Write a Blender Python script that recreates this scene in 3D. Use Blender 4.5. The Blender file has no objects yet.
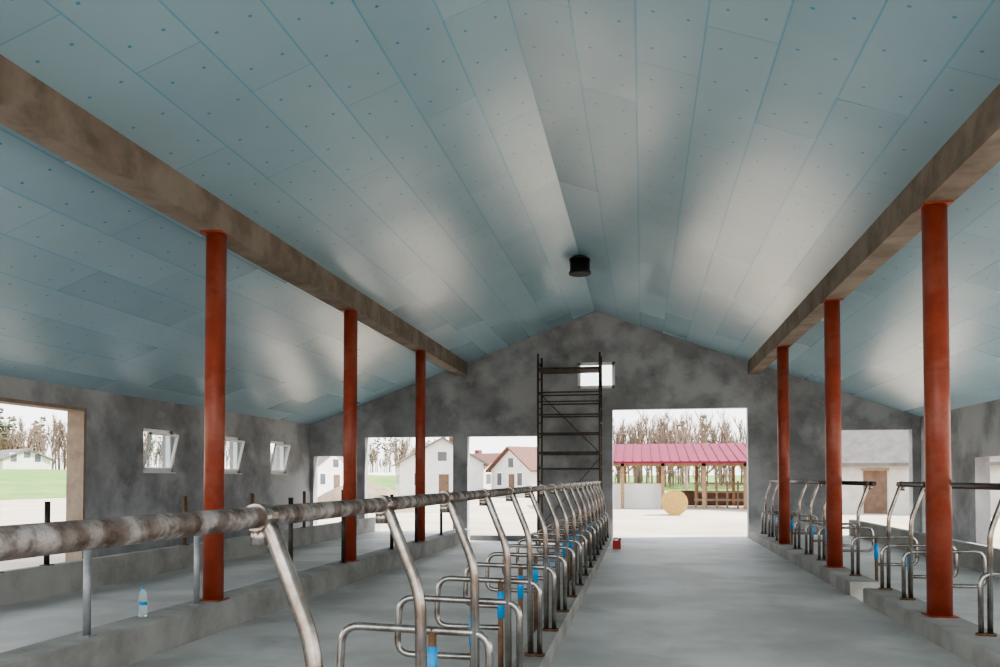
import bpy, bmesh, math, random
from mathutils import Vector, Matrix
S=bpy.context.scene
S.view_settings.view_transform='AgX'
try: S.view_settings.look='AgX - Medium High Contrast'
except Exception: pass
S.view_settings.exposure=0.6

# ------------------------------------------------------------ materials
def new_mat(name):
    m=bpy.data.materials.new(name); m.use_nodes=True
    nt=m.node_tree; b=nt.nodes['Principled BSDF']
    return m,nt,b
def ramp(nt,src,c1,c2,p1=0.3,p2=0.7):
    r=nt.nodes.new('ShaderNodeValToRGB')
    r.color_ramp.elements[0].position=p1; r.color_ramp.elements[0].color=(*c1,1)
    r.color_ramp.elements[1].position=p2; r.color_ramp.elements[1].color=(*c2,1)
    nt.links.new(src,r.inputs[0]); return r
def noise(nt,scale,detail=6,vec=None,rough=0.6):
    n=nt.nodes.new('ShaderNodeTexNoise'); n.inputs['Scale'].default_value=scale
    n.inputs['Detail'].default_value=detail; n.inputs['Roughness'].default_value=rough
    if vec is None:
        tc=nt.nodes.new('ShaderNodeTexCoord'); vec=tc.outputs['Object']
    nt.links.new(vec,n.inputs['Vector']); return n
def simple(name,c1,c2,scale=3,rough=0.7,metal=0.0,bump=0.0,p1=0.3,p2=0.7,bscale=None,spec=0.5):
    m,nt,b=new_mat(name)
    n=noise(nt,scale); r=ramp(nt,n.outputs['Fac'],c1,c2,p1,p2)
    nt.links.new(r.outputs[0],b.inputs['Base Color'])
    b.inputs['Roughness'].default_value=rough; b.inputs['Metallic'].default_value=metal
    b.inputs['Specular IOR Level'].default_value=spec
    if bump>0:
        n2=noise(nt,bscale or scale*6); bp=nt.nodes.new('ShaderNodeBump')
        bp.inputs['Strength'].default_value=bump; bp.inputs['Distance'].default_value=0.02
        nt.links.new(n2.outputs['Fac'],bp.inputs['Height']); nt.links.new(bp.outputs[0],b.inputs['Normal'])
    return m
def two_scale(name,c1,c2,c3,s1,s2,rough,bump=0.2,spec=0.4,amt=0.6):
    m,nt,b=new_mat(name)
    n=noise(nt,s1,8); r=ramp(nt,n.outputs['Fac'],c1,c2,0.35,0.65)
    n2=noise(nt,s2,5); r2=ramp(nt,n2.outputs['Fac'],(0,0,0),(1,1,1),0.47,0.60)
    mx=nt.nodes.new('ShaderNodeMixRGB')
    mul=nt.nodes.new('ShaderNodeMath'); mul.operation='MULTIPLY'; mul.inputs[1].default_value=amt
    nt.links.new(r2.outputs[0],mul.inputs[0]); nt.links.new(mul.outputs[0],mx.inputs[0])
    nt.links.new(r.outputs[0],mx.inputs[1]); mx.inputs[2].default_value=(*c3,1)
    nt.links.new(mx.outputs[0],b.inputs['Base Color'])
    b.inputs['Roughness'].default_value=rough; b.inputs['Specular IOR Level'].default_value=spec
    n3=noise(nt,s1*8); bp=nt.nodes.new('ShaderNodeBump'); bp.inputs['Strength'].default_value=bump
    bp.inputs['Distance'].default_value=0.02
    nt.links.new(n3.outputs['Fac'],bp.inputs['Height']); nt.links.new(bp.outputs[0],b.inputs['Normal'])
    return m

M={}
M['plaster']=two_scale('grey_render_plaster',(0.20,0.20,0.205),(0.32,0.32,0.325),(0.44,0.44,0.445),1.4,0.65,0.9,0.4,amt=0.8)
M['floor']=two_scale('screeded_concrete',(0.44,0.43,0.41),(0.58,0.57,0.545),(0.68,0.665,0.64),0.8,0.4,0.55,0.1,amt=0.7)
M['curb']=two_scale('cast_concrete',(0.24,0.23,0.21),(0.36,0.345,0.32),(0.45,0.435,0.41),2.5,0.7,0.85,0.4)
M['beam']=two_scale('weathered_beam',(0.15,0.115,0.085),(0.24,0.19,0.15),(0.31,0.26,0.215),3.0,1.2,0.75,0.3)
M['primer']=two_scale('red_oxide_primer',(0.24,0.042,0.02),(0.33,0.066,0.034),(0.38,0.14,0.095),5,2.2,0.34,0.08,amt=0.35)
M['steel']=two_scale('bare_steel_tube',(0.19,0.15,0.125),(0.42,0.385,0.36),(0.58,0.55,0.52),9,3.5,0.24,0.06)
M['steel'].node_tree.nodes['Principled BSDF'].inputs['Metallic'].default_value=0.92
M['rail']=two_scale('worn_painted_pipe',(0.06,0.04,0.03),(0.16,0.135,0.12),(0.38,0.37,0.355),18,10,0.38,0.3,amt=0.55)
M['rail'].node_tree.nodes['Principled BSDF'].inputs['Metallic'].default_value=0.5
M['darksteel']=simple('dark_steel',(0.03,0.028,0.027),(0.08,0.07,0.065),8,0.45,0.6)
M['rust']=simple('rusty_steel',(0.10,0.05,0.03),(0.24,0.14,0.08),9,0.7,0.3)
M['blue']=simple('blue_pipe_sleeve',(0.01,0.25,0.58),(0.02,0.34,0.70),8,0.45)
M['black']=simple('black_plastic',(0.008,0.008,0.009),(0.016,0.016,0.017),8,0.5)
M['white']=simple('white_upvc',(0.75,0.75,0.74),(0.85,0.85,0.84),3,0.35)
M['timber']=simple('timber',(0.20,0.12,0.065),(0.36,0.24,0.14),6,0.75,0,0.2)
M['jamb']=simple('raw_jamb_edge',(0.20,0.15,0.11),(0.31,0.245,0.19),5,0.85,0,0.2)
M['galv']=simple('galvanised_post',(0.28,0.29,0.30),(0.42,0.43,0.44),9,0.5,0.5)
M['scaf']=simple('scaffold_steel',(0.055,0.045,0.035),(0.13,0.105,0.08),6,0.6,0.4)
M['redplastic']=simple('red_plastic',(0.45,0.02,0.015),(0.55,0.04,0.02),4,0.4)
M['ground']=two_scale('pale_dirt_yard',(0.36,0.295,0.225),(0.48,0.41,0.33),(0.56,0.50,0.42),0.5,0.08,0.95,0.3)
M['grass']=two_scale('spring_grass',(0.09,0.18,0.03),(0.13,0.24,0.045),(0.20,0.25,0.08),0.4,0.05,0.95,0.3)
M['bark']=simple('bare_branch',(0.16,0.11,0.085),(0.27,0.20,0.16),2,0.9)
M['pine']=simple('pine_foliage',(0.05,0.065,0.035),(0.10,0.12,0.065),2,0.9)
M['magroof']=simple('crimson_sheet_roof',(0.13,0.008,0.03),(0.18,0.013,0.045),1,0.6,spec=0.2)
M['redtile']=simple('red_tile_roof',(0.12,0.05,0.036),(0.165,0.075,0.055),4,0.8)
M['greyroof']=simple('grey_sheet_roof',(0.10,0.088,0.08),(0.16,0.145,0.135),2,0.8)
M['whitewall']=simple('white_render',(0.55,0.535,0.51),(0.65,0.635,0.61),0.8,0.85)
M['paleboard']=simple('weathered_whitewash',(0.40,0.37,0.33),(0.56,0.53,0.49),1.5,0.85)
M['darkwin']=simple('dark_glass',(0.07,0.075,0.085),(0.11,0.115,0.125),1,0.15)
M['browndoor']=simple('brown_boards',(0.10,0.06,0.04),(0.16,0.10,0.068),3,0.8)
M['logs']=simple('stacked_wood',(0.18,0.125,0.085),(0.30,0.22,0.16),5,0.9)
M['dirt']=simple('earth_heap',(0.17,0.125,0.09),(0.26,0.20,0.145),2,0.95,0,0.5)
m,nt,b=new_mat('straw'); n=noise(nt,18); r=ramp(nt,n.outputs['Fac'],(0.34,0.21,0.06),(0.52,0.37,0.14)); nt.links.new(r.outputs[0],b.inputs['Base Color']); b.inputs['Roughness'].default_value=0.95; M['straw']=m
m,nt,b=new_mat('clear_plastic'); b.inputs['Base Color'].default_value=(0.85,0.94,0.98,1); b.inputs['Transmission Weight'].default_value=0.8
b.inputs['Roughness'].default_value=0.08; b.inputs['IOR'].default_value=1.2; M['pet']=m
m,nt,b=new_mat('window_glass'); b.inputs['Base Color'].default_value=(0.9,0.95,0.97,1); b.inputs['Transmission Weight'].default_value=0.95
b.inputs['Roughness'].default_value=0.02; b.inputs['IOR'].default_value=1.1; M['glass']=m

RIDGE=-1.28; RZ=6.30; SL=0.365; WL=-9.79; WR=7.19; DY=22.6; BACK=-1.6  # BACK: barn cut short behind the camera, rear left open to admit skylight
def roofz(x): return RZ-SL*abs(x-RIDGE)
m,nt,b=new_mat('blue_foam_boards')
tc=nt.nodes.new('ShaderNodeTexCoord'); sp=nt.nodes.new('ShaderNodeSeparateXYZ'); nt.links.new(tc.outputs['Object'],sp.inputs[0])
def mth(op,a,b_=None,c=None):
    n=nt.nodes.new('ShaderNodeMath'); n.operation=op
    for i,v in enumerate((a,b_,c)):
        if v is None: continue
        if isinstance(v,(int,float)): n.inputs[i].default_value=v
        else: nt.links.new(v,n.inputs[i])
    return n.outputs[0]
X=mth('SUBTRACT',sp.outputs[0],RIDGE); Y=sp.outputs[1]
ax=mth('ABSOLUTE',X)
bw=0.62; bl=2.5
colid=mth('FLOOR',mth('DIVIDE',ax,bw))
fx=mth('FRACT',mth('DIVIDE',ax,bw))
ex=mth('MINIMUM',fx,mth('SUBTRACT',1.0,fx))
seamx=mth('LESS_THAN',ex,0.015)
off=mth('MULTIPLY',mth('FRACT',mth('MULTIPLY',colid,0.37)),bl)
fyv=mth('DIVIDE',mth('ADD',mth('ADD',Y,off),40.0),bl)
fy=mth('FRACT',fyv); rowid=mth('FLOOR',fyv)
ey=mth('MINIMUM',fy,mth('SUBTRACT',1.0,fy))
seamy=mth('LESS_THAN',ey,0.003)
def dist(f,n,size):
    g=mth('SUBTRACT',mth('FRACT',mth('MULTIPLY',f,n)),0.5)
    return mth('MULTIPLY',g,size/n)
dx=dist(fx,2,bw); dy=dist(fy,4,bl)
dd=mth('SQRT',mth('ADD',mth('MULTIPLY',dx,dx),mth('MULTIPLY',dy,dy)))
dot=mth('LESS_THAN',dd,0.0165)
comb=nt.nodes.new('ShaderNodeCombineXYZ'); nt.links.new(colid,comb.inputs[0]); nt.links.new(rowid,comb.inputs[1])
sgn=mth('SIGN',X); nt.links.new(sgn,comb.inputs[2])
wn=nt.nodes.new('ShaderNodeTexWhiteNoise'); nt.links.new(comb.outputs[0],wn.inputs['Vector'])
bc=ramp(nt,wn.outputs['Value'],(0.30,0.445,0.515),(0.345,0.495,0.565),0,1)
nz=noise(nt,0.6,6); nr=ramp(nt,nz.outputs['Fac'],(0.93,0.93,0.93),(1.04,1.04,1.04),0.3,0.7)
mm=nt.nodes.new('ShaderNodeMixRGB'); mm.blend_type='MULTIPLY'; mm.inputs[0].default_value=1
nt.links.new(bc.outputs[0],mm.inputs[1]); nt.links.new(nr.outputs[0],mm.inputs[2])
m1=nt.nodes.new('ShaderNodeMixRGB'); nt.links.new(mth('MULTIPLY',mth('MAXIMUM',seamx,seamy),0.6),m1.inputs[0])
nt.links.new(mm.outputs[0],m1.inputs[1]); m1.inputs[2].default_value=(0.08,0.34,0.50,1)
m2=nt.nodes.new('ShaderNodeMixRGB'); nt.links.new(mth('MULTIPLY',dot,0.85),m2.inputs[0])
nt.links.new(m1.outputs[0],m2.inputs[1]); m2.inputs[2].default_value=(0.02,0.25,0.43,1)
nt.links.new(m2.outputs[0],b.inputs['Base Color'])
rr=nt.nodes.new('ShaderNodeMapRange'); nt.links.new(wn.outputs['Value'],rr.inputs[0]); rr.inputs[3].default_value=0.26; rr.inputs[4].default_value=0.32
nt.links.new(rr.outputs[0],b.inputs['Roughness']); b.inputs['Specular IOR Level'].default_value=1.0
bp=nt.nodes.new('ShaderNodeBump'); bp.inputs['Strength'].default_value=0.5; bp.inputs['Distance'].default_value=0.012
nt.links.new(mth('SUBTRACT',0.0,mth('MAXIMUM',seamx,seamy)),bp.inputs['Height'])
wv=noise(nt,0.45,1); bp2=nt.nodes.new('ShaderNodeBump'); bp2.inputs['Strength'].default_value=0.27; bp2.inputs['Distance'].default_value=0.12
nt.links.new(wv.outputs['Fac'],bp2.inputs['Height']); nt.links.new(bp.outputs[0],bp2.inputs['Normal'])
nt.links.new(bp2.outputs[0],b.inputs['Normal'])
M['ceil']=m

# ------------------------------------------------------------ mesh builder
class B:
    def __init__(s,name): s.name=name; s.bm=bmesh.new(); s.mats=[]
    def mi(s,k):
        if k not in s.mats: s.mats.append(k)
        return s.mats.index(k)
    def hexa(s,p,k):
        v=[s.bm.verts.new(q) for q in p]; i=s.mi(k)
        for f in ((0,3,2,1),(4,5,6,7),(0,1,5,4),(1,2,6,5),(2,3,7,6),(3,0,4,7)):
            fc=s.bm.faces.new([v[j] for j in f]); fc.material_index=i
    def box(s,a,b,k,rot=None,piv=None):
        x0,y0,z0=a; x1,y1,z1=b
        p=[Vector(q) for q in ((x0,y0,z0),(x1,y0,z0),(x1,y1,z0),(x0,y1,z0),(x0,y0,z1),(x1,y0,z1),(x1,y1,z1),(x0,y1,z1))]
        if rot is not None: p=[rot@(q-Vector(piv))+Vector(piv) for q in p]
        s.hexa(p,k)
    def poly(s,pts,k):
        f=s.bm.faces.new([s.bm.verts.new(p) for p in pts]); f.material_index=s.mi(k)
    def tube(s,pts,r,k,n=12,corner=0.0,cap=True,r2=None):
        pts=[Vector(p) for p in pts]
        if corner>0 and len(pts)>2:
            o=[pts[0]]
            for i in range(1,len(pts)-1):
                a=pts[i-1]-pts[i]; c=pts[i+1]-pts[i]
                cr=min(corner,a.length*0.48,c.length*0.48)
                p0=pts[i]+a.normalized()*cr; p2=pts[i]+c.normalized()*cr
                for t in [j/6 for j in range(7)]:
                    o.append(p0*(1-t)**2+pts[i]*2*t*(1-t)+p2*t*t)
            o.append(pts[-1]); pts=o
        i=s.mi(k); rings=[]; t=(pts[1]-pts[0]).normalized()
        u=t.orthogonal().normalized()
        for j,p in enumerate(pts):
            if j==0: tn=(pts[1]-p).normalized()
            elif j==len(pts)-1: tn=(p-pts[j-1]).normalized()
            else: tn=((pts[j+1]-p).normalized()+(p-pts[j-1]).normalized()).normalized()
            u=(u-tn*u.dot(tn)).normalized(); w=tn.cross(u)
            rad=r if r2 is None else r+(r2-r)*j/(len(pts)-1)
            rings.append([s.bm.verts.new(p+(u*math.cos(2*math.pi*q/n)+w*math.sin(2*math.pi*q/n))*rad) for q in range(n)])
        for a,c in zip(rings,rings[1:]):
            for q in range(n):
                f=s.bm.faces.new([a[q],a[(q+1)%n],c[(q+1)%n],c[q]]); f.material_index=i; f.smooth=n>4
        if cap:
            f=s.bm.faces.new(rings[0][::-1]); f.material_index=i
            f=s.bm.faces.new(rings[-1]); f.material_index=i
    def lathe(s,prof,c,k,n=24):
        i=s.mi(k); rings=[[s.bm.verts.new((c[0]+r*math.cos(2*math.pi*q/n),c[1]+r*math.sin(2*math.pi*q/n),c[2]+z)) for q in range(n)] for r,z in prof]
        for a,d in zip(rings,rings[1:]):
            for q in range(n):
                f=s.bm.faces.new([a[q],a[(q+1)%n],d[(q+1)%n],d[q]]); f.material_index=i; f.smooth=True
        f=s.bm.faces.new(rings[0][::-1]); f.material_index=i
        f=s.bm.faces.new(rings[-1]); f.material_index=i
    def mesh(s):
        me=bpy.data.meshes.new(s.name); s.bm.normal_update(); s.bm.to_mesh(me); s.bm.free()
        for k in s.mats: me.materials.append(M[k])
        return me
    def done(s,loc=(0,0,0)):
        me=s.mesh(); o=bpy.data.objects.new(s.name,me); o.location=loc; S.collection.objects.link(o); return o
def inst(name,me,loc,rotz=0,scale=(1,1,1)):
    o=bpy.data.objects.new(name,me); o.location=loc; o.rotation_euler=(0,0,rotz); o.scale=scale; S.collection.objects.link(o); return o

# ------------------------------------------------------------ shell
def wall(name,a0,a1,zb,openings,top,thick0,thick1,axis,extra=()):
    b=B(name); e=sorted(set([a0,a1]+list(extra)+[o[0] for o in openings]+[o[1] for o in openings]))
    for p,q in zip(e,e[1:]):
        if q-p<1e-4: continue
        mid=(p+q)/2; ops=sorted([o for o in openings if o[0]-1e-6<=mid<=o[1]+1e-6],key=lambda o:o[2])
        segs=[]; z=zb
        for o in ops:
            if o[2]>z: segs.append((z,z,o[2],o[2]))
            z=o[3]
        segs.append((z,z,top(p),top(q)))
        for zl0,zl1,zh0,zh1 in segs:
            if axis=='x':
                P=[(p,thick0,zl0),(q,thick0,zl1),(q,thick1,zl1),(p,thick1,zl0),(p,thick0,zh0),(q,thick0,zh1),(q,thick1,zh1),(p,thick1,zh0)]
            else:
                P=[(thick0,p,zl0),(thick1,p,zl0),(thick1,q,zl1),(thick0,q,zl1),(thick0,p,zh0),(thick1,p,zh0),(thick1,q,zh1),(thick0,q,zh1)]
            b.hexa(P,'plaster')
    return b.done()
wall('wall_far',WL,WR,-0.3,[(-9.68,-8.75,-0.05,2.25),(-8.07,-5.40,-0.05,2.80),(-4.97,-2.95,-0.05,2.80),(-0.81,2.84,-0.05,3.52),(5.2,7.0,-0.05,2.88),(-1.78,-0.74,4.12,4.86)],lambda x:roofz(x),DY,DY+0.3,'x',extra=[RIDGE])
wall('wall_left',BACK,DY+0.3,-0.3,[(-1.0,3.2,-0.05,2.95),(3.8,8.2,-0.05,2.95),(9.0,12.76,-0.05,2.85),(14.45,15.55,1.72,2.6),(17.35,18.4,1.72,2.6),(20.0,21.0,1.72,2.6)],lambda y:roofz(WL),WL-0.3,WL,'y')  # the two nearest openings are out of view, added to brighten the interior
wall('wall_right',BACK,DY+0.3,-0.3,[(-1.0,3.2,-0.05,2.95),(3.8,8.2,-0.05,2.95),(8.8,12.6,-0.05,2.95),(13.2,15.6,-0.05,2.95),(16.4,19.1,-0.05,2.05)],lambda y:roofz(WR),WR,WR+0.3,'y')  # all openings but the farthest are unseen, added to let daylight in

b=B('ceiling')
for x0,x1 in ((WL-0.6,RIDGE),(RIDGE,WR+0.6)):
    z0,z1=roofz(x0),roofz(x1); t=0.18
    P=[(x0,BACK-0.3,z0),(x1,BACK-0.3,z1),(x1,DY+0.6,z1),(x0,DY+0.6,z0)]
    b.hexa(P+[(p[0],p[1],p[2]+t) for p in P],'ceil')
b.done()

b=B('floor')
b.box((-0.80,BACK,-0.3),(2.80,DY+0.3,0),'floor')
b.box((-4.90,BACK,-0.4),(-1.0,DY+0.3,-0.2),'floor')
b.box((-7.6,BACK,-0.3),(-5.2,DY+0.3,0.06),'floor')
b.box((WL,BACK,-0.3),(-7.75,DY+0.3,0.0),'floor')
b.box((3.15,BACK,-0.3),(WR,DY+0.3,0.08),'floor')
b.done()

def curb(name,x0,x1,y0,y1,z0,z1):
    b=B(name); bv=0.015
    pr=[(x0,z0),(x1,z0),(x1,z1-bv),(x1-bv,z1),(x0+bv,z1),(x0,z1-bv)]
    A=[b.bm.verts.new((x,y0,z)) for x,z in pr]; C=[b.bm.verts.new((x,y1,z)) for x,z in pr]; i=b.mi('curb')
    b.bm.faces.new(A); b.bm.faces.new(C[::-1])
    for q in range(6): b.bm.faces.new([A[q],C[q],C[(q+1)%6],A[(q+1)%6]])
    bmesh.ops.recalc_face_normals(b.bm,faces=b.bm.faces)
    return b.done()
curb('concrete_curb',-1.02,-0.78,BACK,21.15,-0.3,0.14)
curb('concrete_curb',-5.30,-4.88,BACK,DY-0.01,-0.3,0.14)
curb('concrete_curb',2.78,3.18,BACK,10.95,-0.3,0.19)
curb('concrete_curb',2.78,3.18,11.6,21.9,-0.3,0.19)
curb('low_manger_wall',-7.75,-7.6,BACK,DY-0.01,-0.3,0.46)  # low solid concrete wall along the manger
curb('low_manger_wall',5.4,5.55,BACK,DY-0.01,-0.3,0.5)

def beam(x0,x1,zb):
    b=B('roof_beam')
    zt0,zt1=roofz(x0),roofz(x1)
    P=[(x0,BACK,zb),(x1,BACK,zb),(x1,DY-0.005,zb),(x0,DY-0.005,zb),(x0,BACK,zt0),(x1,BACK,zt1),(x1,DY-0.005,zt1),(x0,DY-0.005,zt0)]
    b.hexa(P,'beam'); b.done()
beam(-5.28,-4.98,4.57); beam(2.86,3.16,4.43)

def column_mesh(base,top):
    b=B('steel_column')
    b.tube([(0,0,base+0.012),(0,0,top-0.012)],0.120,'primer',28)
    b.box((-0.135,-0.14,base),(0.135,0.14,base+0.012),'primer')
    b.box((-0.135,-0.14,top-0.02),(0.135,0.14,top),'primer')
    b.tube([(0,0,2.70),(0,0,2.712)],0.1225,'primer',28)
    return b.mesh()
cl=column_mesh(0.14,4.57); cr=column_mesh(0.19,4.43)
for y in (-0.2,4.35,8.9,13.45,18.0):
    inst('steel_column',cl,(-5.08,y,0)); 
    inst('steel_column',cr,(3.0,y,0))
# ------------------------------------------------------------ stall dividers
def divider_mesh(hr,base):
    b=B('stall_divider')
    b.tube([(0.0,0,hr+0.0),(0.03,0,hr-0.03),(0.17,0,1.11),(0.18,0,base)],0.025,'steel',12,0.10)
    b.tube([(0.255,0,base),(0.255,0,0.74),(-0.60,0,0.76),(-0.62,0,0.36),(-0.07,0,0.36)],0.023,'steel',12,0.11)
    b.tube([(-0.07,0,-0.2),(-0.07,0,0.76)],0.023,'rust',12)
    b.tube([(-0.07,0,0.44),(-0.07,0,0.66)],0.029,'blue',12)
    b.tube([(0,-0.035,hr),(0,0.035,hr)],0.040,'steel',14)
    b.tube([(0.0,0,hr-0.03),(0.0,0,hr-0.08)],0.028,'steel',10)
    b.tube([(0.18,0,base),(0.18,0,base+0.02)],0.05,'rust',12)
    b.tube([(0.255,0,base),(0.255,0,base+0.02)],0.045,'rust',12)
    return b.mesh()
dl=divider_mesh(1.487,0.14); dr=divider_mesh(1.52,0.19)
for n in range(1,18): inst('stall_divider',dl,(-1.09,1.1*(n+0.97)+0.0,0))
b=B('neck_rail'); b.tube([(-1.09,-1.0,1.487),(-1.09,20.9,1.487)],0.031,'rail',18); b.done()
RX=3.24
for y in (5.7,6.8,7.85,10.0,10.85,12.3,14.5,15.6,16.7,18.9,20.0,21.1):
    inst('stall_divider',dr,(RX,y,0),0,(-1,1,1))
for y0,y1 in ((4.5,11.0),(12.1,21.4)):
    b=B('neck_rail'); b.tube([(RX,y0,1.52),(RX,y1,1.52)],0.033,'darksteel',14); b.done()

def post(x,y,z0,z1,k):
    b=B('stall_post'); b.tube([(0,0,z0),(0,0,z1)],0.035,k,12); b.tube([(0,0,z1),(0,0,z1+0.012)],0.038,k,12)
    b.box((-0.06,-0.06,z0),(0.06,0.06,z0+0.012),k); b.done((x,y,0))
for y,z,k in ((6.65,1.0,'galv'),(8.5,1.05,'galv'),(11.0,1.3,'darksteel'),(13.1,1.2,'darksteel'),(15.8,1.25,'darksteel'),(17.6,1.2,'darksteel'),(19.9,1.25,'darksteel')):
    post(-5.06,y,0.14,z,k)
for y in (8.46,9.3,12.5,14.9,17.4,19.8): post(-7.675,y,0.46,1.28,'darksteel' if y<10 else 'rust')

b=B('water_bottle')
b.lathe([(0.036,0),(0.043,0.01),(0.043,0.07),(0.040,0.085),(0.043,0.10),(0.043,0.20),(0.036,0.235),(0.018,0.27),(0.014,0.29)],(0,0,0),'pet')
b.lathe([(0.0175,0.288),(0.0175,0.312),(0.016,0.316)],(0,0,0),'blue')
b.lathe([(0.0436,0.12),(0.0438,0.122),(0.0438,0.15),(0.0436,0.152)],(0,0,0),'blue')
b.done((-5.20,7.70,0.141))

b=B('ridge_exhaust_vent')
b.lathe([(0.21,0),(0.235,0.0),(0.235,0.05),(0.21,0.06),(0.21,0.34)],(0,0,-0.02),'black',28)
b.lathe([(0.25,0.28),(0.25,0.32)],(0,0,0),'black',28)
b.done((RIDGE,16.9,5.94))

b=B('scaffold_tower')
xs=(-2.75,-1.10); ys=(21.35,22.15)
for x in xs:
    for y in ys: b.tube([(x,y,0.0),(x,y,4.95)],0.028,'scaf',10)
    for z in (0.3,0.7,1.1,1.5,1.9,2.3,2.7,3.1,3.5,3.9,4.3,4.7): b.tube([(x,ys[0],z),(x,ys[1],z)],0.018,'scaf',8)
for y in ys:
    for z in (0.25,1.3,1.85,2.25,2.8,3.3,3.65,3.9,4.55): b.tube([(xs[0],y,z),(xs[1],y,z)],0.019,'scaf',8)
b.tube([(xs[0],ys[1],0.3),(xs[1],ys[1],2.2)],0.012,'scaf',8)
b.tube([(xs[0],ys[1],3.9),(xs[1],ys[1],2.25)],0.012,'scaf',8)
b.box((xs[0],ys[0],4.50),(xs[1],ys[1],4.55),'scaf')
b.box((xs[0],ys[0],2.27),(xs[1],ys[1],2.31),'scaf')
for x in xs:
    for y in ys: b.box((x-0.07,y-0.07,-0.2),(x+0.07,y+0.07,0.0),'timber')
b.done()

b=B('fuel_canister')
b.box((-0.09,-0.07,0),(0.09,0.07,0.19),'redplastic'); b.tube([(-0.06,0,0.19),(-0.06,0,0.235),(0.04,0,0.235),(0.04,0,0.19)],0.012,'redplastic',8,0.03)
b.tube([(0.07,0,0.19),(0.08,0,0.25)],0.02,'black',10)
o=b.done((-0.57,18.3,0)); 
md=o.modifiers.new('bev','BEVEL'); md.width=0.018; md.segments=3

def hopper(name,y0,y1):
    b=B(name); x=WL; z0,z1=1.72,2.6; f=0.06
    for a,c in (((y0,z0),(y1,z0+f)),((y0,z1-f),(y1,z1)),((y0,z0),(y0+f,z1)),((y1-f,z0),(y1,z1))):
        b.box((x-0.18,a[0],a[1]),(x-0.08,c[0],c[1]),'white')
    R=Matrix.Rotation(math.radians(13),4,'Y').to_3x3(); pv=(x-0.08,y0,z0+f); g=0.045
    g0,g1=y0+f,y1-f
    for a,c in (((g0,z0+f),(g1,z0+f+g)),((g0,z1-f-g),(g1,z1-f)),((g0,z0+f),(g0+g,z1-f)),((g1-g,z0+f),(g1,z1-f))):
        b.box((x-0.08,a[0],a[1]),(x-0.03,c[0],c[1]),'white',R,pv)
    b.box((x-0.06,g0+g,z0+f+g),(x-0.052,g1-g,z1-f-g),'glass',R,pv)
    b.box((x-0.3,y0,z0-0.02),(x+0.03,y1,z0-0.002),'white')
    b.done()
hopper('window_1',14.45,15.55); hopper('window_2',17.35,18.4); hopper('window_3',20.0,21.0)
b=B('window_4'); x0,x1,z0,z1=-1.78,-0.74,4.12,4.86; f=0.08
for a,c in (((x0,z0),(x1,z0+f)),((x0,z1-f),(x1,z1)),((x0,z0),(x0+f,z1)),((x1-f,z0),(x1,z1))):
    b.box((a[0],DY-0.02,a[1]),(c[0],DY+0.08,c[1]),'white')
b.box((x0+f,DY+0.03,z0+f),(x1-f,DY+0.036,z1-f),'glass')
b.done()
b=B('trim_1')
b.box((WL-0.32,12.70,-0.05),(WL+0.02,12.76,2.85),'jamb'); b.box((WL-0.32,9.0,2.79),(WL+0.02,12.70,2.85),'jamb'); b.box((WL-0.32,9.0,-0.05),(WL+0.02,9.06,2.79),'jamb')
b.done()

# ------------------------------------------------------------ exterior
b=B('ground')
def gq(x0,y0,x1,y1): b.poly([(x0,y0,-0.06),(x1,y0,-0.06),(x1,y1,-0.06),(x0,y1,-0.06)],'ground')
gl,gr,gf,gb=WL-0.3,WR+0.3,DY+0.3,BACK
gq(-500,-200,gl,500); gq(gr,-200,400,500); gq(gl,gf,gr,500); gq(gl,-200,gr,gb)
b.done()
b=B('grass_field')
N_=[(-48,-20,-.03),(-48,60,-.03),(-38,88,-.03),(-10,104,-.03),(60,108,-.03)]
M_=[(-90,-20,2.8),(-84,95,2.8),(-60,122,2.6),(-12,128,1.2),(60,130,.3)]
F_=[(-400,-20,3),(-400,300,3),(-250,400,3),(0,400,3),(200,400,3)]
for i in range(4):
    b.poly([N_[i],N_[i+1],M_[i+1],M_[i]][::-1],'grass'); b.poly([M_[i],M_[i+1],F_[i+1],F_[i]][::-1],'grass')
b.done()

random.seed(4)
def template(kind,up):
    V=[];F=[];MI=[]
    def seg(p,e,r,r2,n=3):
        d=(e-p).normalized(); u=d.orthogonal().normalized(); w=d.cross(u); o=len(V)
        for c,rad in ((p,r),(e,r2)):
            for q in range(n):
                a=2*math.pi*q/n; V.append(tuple(c+(u*math.cos(a)+w*math.sin(a))*rad))
        for q in range(n): F.append((o+q,o+(q+1)%n,o+n+(q+1)%n,o+n+q)); MI.append(0)
    if kind=='pine':
        seg(Vector((0,0,0)),Vector((0.02,0,0.92)),0.013,0.005,5)
        for i in range(26):
            z=random.uniform(0.5,1.0); s_=0.13*(1.2-z)
            c=Vector((random.uniform(-1,1)*(0.02+s_),random.uniform(-1,1)*(0.02+s_),z)); rr=random.uniform(0.02,0.04); o=len(V)
            for q in range(6):
                a=q*math.pi/3; V.append((c.x+rr*math.cos(a)*random.uniform(.6,1.7),c.y+rr*math.sin(a)*random.uniform(.6,1.7),c.z+random.uniform(-.015,.01)))
            V.append((c.x,c.y,c.z+rr*0.9)); V.append((c.x,c.y,c.z-rr*0.6))
            for q in range(6): F.append((o+q,o+(q+1)%6,o+6)); F.append((o+(q+1)%6,o+q,o+7)); MI.extend((1,1))
        return V,F,MI
    def br(p,d,L,r,lv):
        e=p+d*L; seg(p,e,r,r*0.6)
        if lv>=3: return
        for i in range(5):
            t=random.uniform(0.3,1.0); nd=(d+Vector((random.uniform(-.8,.8),random.uniform(-.8,.8),random.uniform(-.1,.6)+up))).normalized()
            br(p+d*L*t,nd,L*random.uniform(.42,.62),r*0.56,lv+1)
    br(Vector((0,0,0)),Vector((random.uniform(-.05,.05),0,1)).normalized(),0.5,0.015,0)
    return V,F,MI
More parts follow.
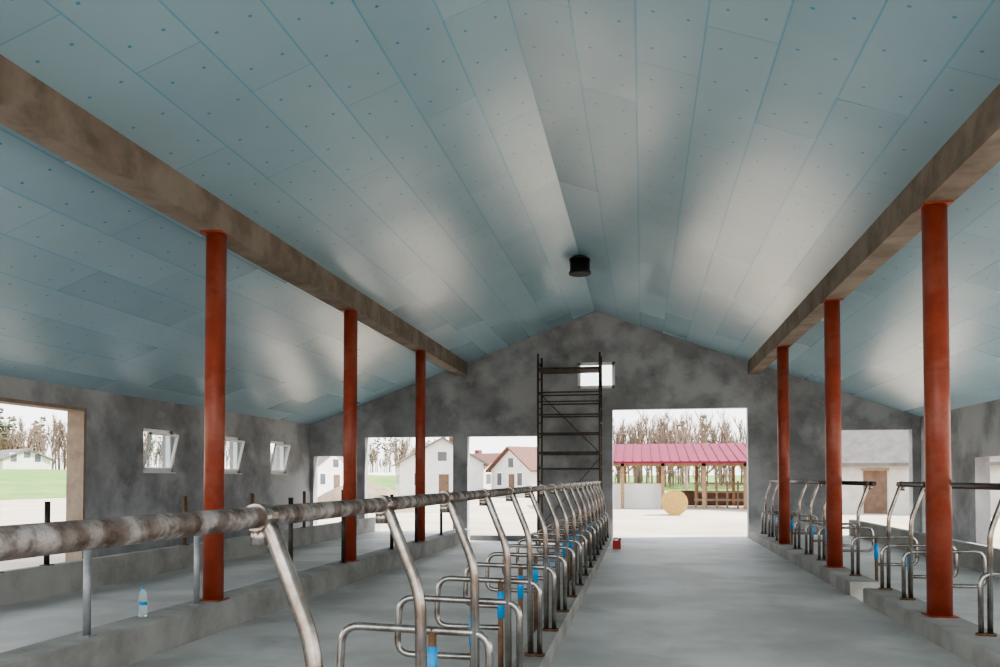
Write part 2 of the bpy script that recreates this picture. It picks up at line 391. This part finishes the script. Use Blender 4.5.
TB=[template('bare',0.6) for _ in range(6)]; TP=[template('pine',0) for _ in range(4)]
def forest(name,items):
    V=[];F=[];MI=[]
    for x,y,z,h,kind in items:
        tv,tf,tm=random.choice(TP if kind=='pine' else TB); o=len(V); a=random.uniform(0,6.28); ca,sa=math.cos(a)*h,math.sin(a)*h
        V.extend([(x+p[0]*ca-p[1]*sa,y+p[0]*sa+p[1]*ca,z+p[2]*h) for p in tv])
        F.extend([tuple(i+o for i in f) for f in tf]); MI.extend(tm)
    me=bpy.data.meshes.new(name); me.from_pydata(V,[],F); me.materials.append(M['bark']); me.materials.append(M['pine'])
    me.polygons.foreach_set('material_index',MI); me.update()
    ob=bpy.data.objects.new(name,me); S.collection.objects.link(ob)
items=[]
path=[((-200,75),(-155,118),190,(9,12.5)),((-155,118),(-95,140),190,(9,12.5)),((-95,140),(-40,150),130,(6,9))]
for p,q,n_,hh in path:
    for i in range(n_):
        t=random.random(); x=p[0]+(q[0]-p[0])*t+random.uniform(-4,4); y=p[1]+(q[1]-p[1])*t+random.uniform(-5,14)
        items.append((x,y,2.7,random.uniform(*hh),'pine' if random.random()<0.15 else 'bare'))
    for i in range(n_):
        t=random.random(); x=p[0]+(q[0]-p[0])*t; y=p[1]+(q[1]-p[1])*t-random.uniform(0,5)
        items.append((x,y,2.6,random.uniform(2,5),'bare'))
forest('forest_treeline',items)
items=[(random.uniform(-12,34),random.uniform(110,126),0.3,random.uniform(9,12.5),'pine' if random.random()<0.04 else 'bare') for _ in range(150)]
items+=[(random.uniform(-12,34),random.uniform(108,112),0.1,random.uniform(3,7),'bare') for _ in range(110)]
items.append((3.0,56,-0.05,7.5,'bare'))
forest('bare_trees',items)

def house(name,cx,cy,cz,w,d,hw,hr,rot,wallk,roofk,ndoor=True,barn=False):
    b=B(name)
    b.box((-w/2,-d/2,0),(w/2,d/2,hw),wallk)
    o=0.4
    for s in (-1,1):
        e=(s*(w/2+o),hw-o*hr/(w/2)); t=0.15
        P=[(e[0],-d/2-o,e[1]),(0,-d/2-o,hw+hr),(0,d/2+o,hw+hr),(e[0],d/2+o,e[1])]
        b.hexa(P+[(p[0],p[1],p[2]+t) for p in P],roofk)
    for y in (-d/2,d/2-0.02):
        v=[(-w/2,y,hw),(w/2,y,hw),(0,y,hw+hr)]; v2=[(p[0],p[1]+0.02,p[2]) for p in v]
        b.poly(v,wallk); b.poly(v2[::-1],wallk)
    for x in (-w*0.28,w*0.22):
        b.box((x-0.4,-d/2-0.04,1.0),(x+0.4,-d/2,2.1),'darkwin'); b.box((x-0.5,-d/2-0.03,0.9),(x+0.5,-d/2-0.01,2.2),'white')
    b.box((-0.4,-d/2-0.04,hw+0.2),(0.4,-d/2,hw+1.0),'darkwin')
    if barn:
        for y in (-4.5,1.0): b.box((-w/2-0.03,y-0.35,1.2),(-w/2,y+0.35,1.7),'darkwin')
        b.box((-w/2-0.05,4.7,0),(-w/2,5.7,2.0),'browndoor'); b.box((-w/2-0.08,4.6,2.0),(-w/2,5.8,2.08),'timber')
        b.box((-w/2-0.05,-2.6,0),(-w/2,-1.0,2.1),'browndoor')
    else:
        for y in (-d*0.3,0,d*0.3):
            for s in (-1,1): b.box((s*w/2-0.03,y-0.45,1.1),(s*w/2+0.03,y+0.45,2.0),'darkwin')
        b.box((w*0.15,-0.4,hw+hr*0.4),(w*0.15+0.6,0.2,hw+hr+0.6),'redtile')
    if ndoor: b.box((-0.3,-d/2-0.05,0),(0.6,-d/2,2.0),'browndoor')
    ob=b.done((cx,cy,cz)); ob.rotation_euler=(0,0,math.radians(rot)); return ob
house('white_house',-19.2,74,-0.06,7.5,9,3.0,2.2,20,'whitewall','greyroof')
house('white_house',-35,80,-0.06,7,8,2.6,2.0,70,'whitewall','greyroof')
house('cottage',-8.3,72,-0.06,7,8,2.4,1.9,-50,'whitewall','redtile')
house('cottage',-19.5,90,-0.06,7,9,2.4,1.9,60,'whitewall','redtile')
house('cottage',-87,99,2.8,6,9,1.4,1.3,60,'whitewall','greyroof',False)
house('old_barn',17.0,41.5,-0.06,8,17,2.55,3.4,68,'paleboard','greyroof',False,True)
b=B('open_shed')
x0,x1,y0,y1=-3.5,8.0,44,50
P=[(x0,y0-0.5,2.45),(x1,y0-0.5,2.45),(x1,y1,3.65),(x0,y1,3.65)]
b.hexa(P+[(p[0],p[1],p[2]+0.1) for p in P],'magroof')
x=x0
while x<x1-0.05:
    P=[(x,y0-0.5,2.55),(x+0.05,y0-0.5,2.55),(x+0.05,y1,3.75),(x,y1,3.75)]
    b.hexa(P+[(p[0],p[1],p[2]+0.04) for p in P],'magroof'); x+=0.5
for i in range(6):
    x=x0+0.3+i*2.15
    b.box((x-0.09,y0,0),(x+0.09,y0+0.18,2.45),'timber'); b.tube([(x,y0+0.1,1.7),(x+0.7,y0+0.1,2.42)],0.06,'timber',6)
    b.box((x-0.09,y1-0.3,0),(x+0.09,y1-0.12,3.55),'timber')
b.box((x0,y0,2.3),(x1,y0+0.15,2.46),'timber')
b.box((x0,y0+0.6,0),(1.2,y0+1.4,1.35),'whitewall')
b.box((1.6,y1-0.2,0),(x1,y1,0.9),'browndoor')
for i in range(9):
    x=2.9+i*0.56; b.box((x-0.05,y0+1.2,0),(x+0.05,y0+1.3,1.5),'logs')
for z in (0.4,0.85,1.3): b.box((2.8,y0+1.14,z),(7.5,y0+1.2,z+0.12),'logs')
b.box((5.8,y0+2,0),(7.4,y0+3.4,1.1),'logs')
b.done((0,0,-0.06))
b=B('round_hay_bale')
b.tube([(0,-0.6,0.57),(0,-0.55,0.57),(0,0.55,0.57),(0,0.6,0.57)],0.57,'straw',28)
for yy in (-0.4,0,0.4): b.tube([(0,yy-0.015,0.57),(0,yy+0.015,0.57)],0.575,'straw',28)
b.done((1.42,36.8,-0.06))
b=B('earth_heap'); n=22; k=b.mi('dirt'); rings=[]
for j in range(8):
    t=j/7; rings.append([b.bm.verts.new((3.2*(1-t)*math.cos(a*2*math.pi/n)*random.uniform(.85,1.1),2.6*(1-t)*math.sin(a*2*math.pi/n)*random.uniform(.85,1.1),1.5*math.sin(t*math.pi/2)*random.uniform(.9,1.05))) for a in range(n)])
for a,c in zip(rings,rings[1:]):
    for q in range(n): f=b.bm.faces.new([a[q],a[(q+1)%n],c[(q+1)%n],c[q]]); f.material_index=k; f.smooth=True
b.done((-13.8,38,-0.1))

# ------------------------------------------------------------ light
w=bpy.data.worlds.new('World'); S.world=w; w.use_nodes=True; nt=w.node_tree; bg=nt.nodes['Background']
tc=nt.nodes.new('ShaderNodeTexCoord'); sp=nt.nodes.new('ShaderNodeSeparateXYZ'); nt.links.new(tc.outputs['Generated'],sp.inputs[0])
r=ramp(nt,sp.outputs[2],(1.0,0.985,0.965),(0.80,0.89,1.0),0.0,0.8); nt.links.new(r.outputs[0],bg.inputs[0]); bg.inputs[1].default_value=2.2
sun=bpy.data.lights.new('sun','SUN'); sun.energy=9.5; sun.angle=math.radians(0.6); sun.color=(1,0.95,0.90)
so=bpy.data.objects.new('sun',sun); S.collection.objects.link(so)
dirv=-Vector((0.75,0.25,0.80)); so.rotation_euler=dirv.to_track_quat('-Z','Y').to_euler()

cam=bpy.data.cameras.new('camera'); co=bpy.data.objects.new('camera',cam); S.collection.objects.link(co)
cam.sensor_width=36; cam.lens=28.8; cam.clip_end=1500
co.location=(0,0,1.6); pitch=1.5
co.rotation_euler=(math.radians(90+pitch),0,math.radians(10.07))
cam.shift_y=(144.5-800*math.tan(math.radians(pitch)))/1000
S.camera=co
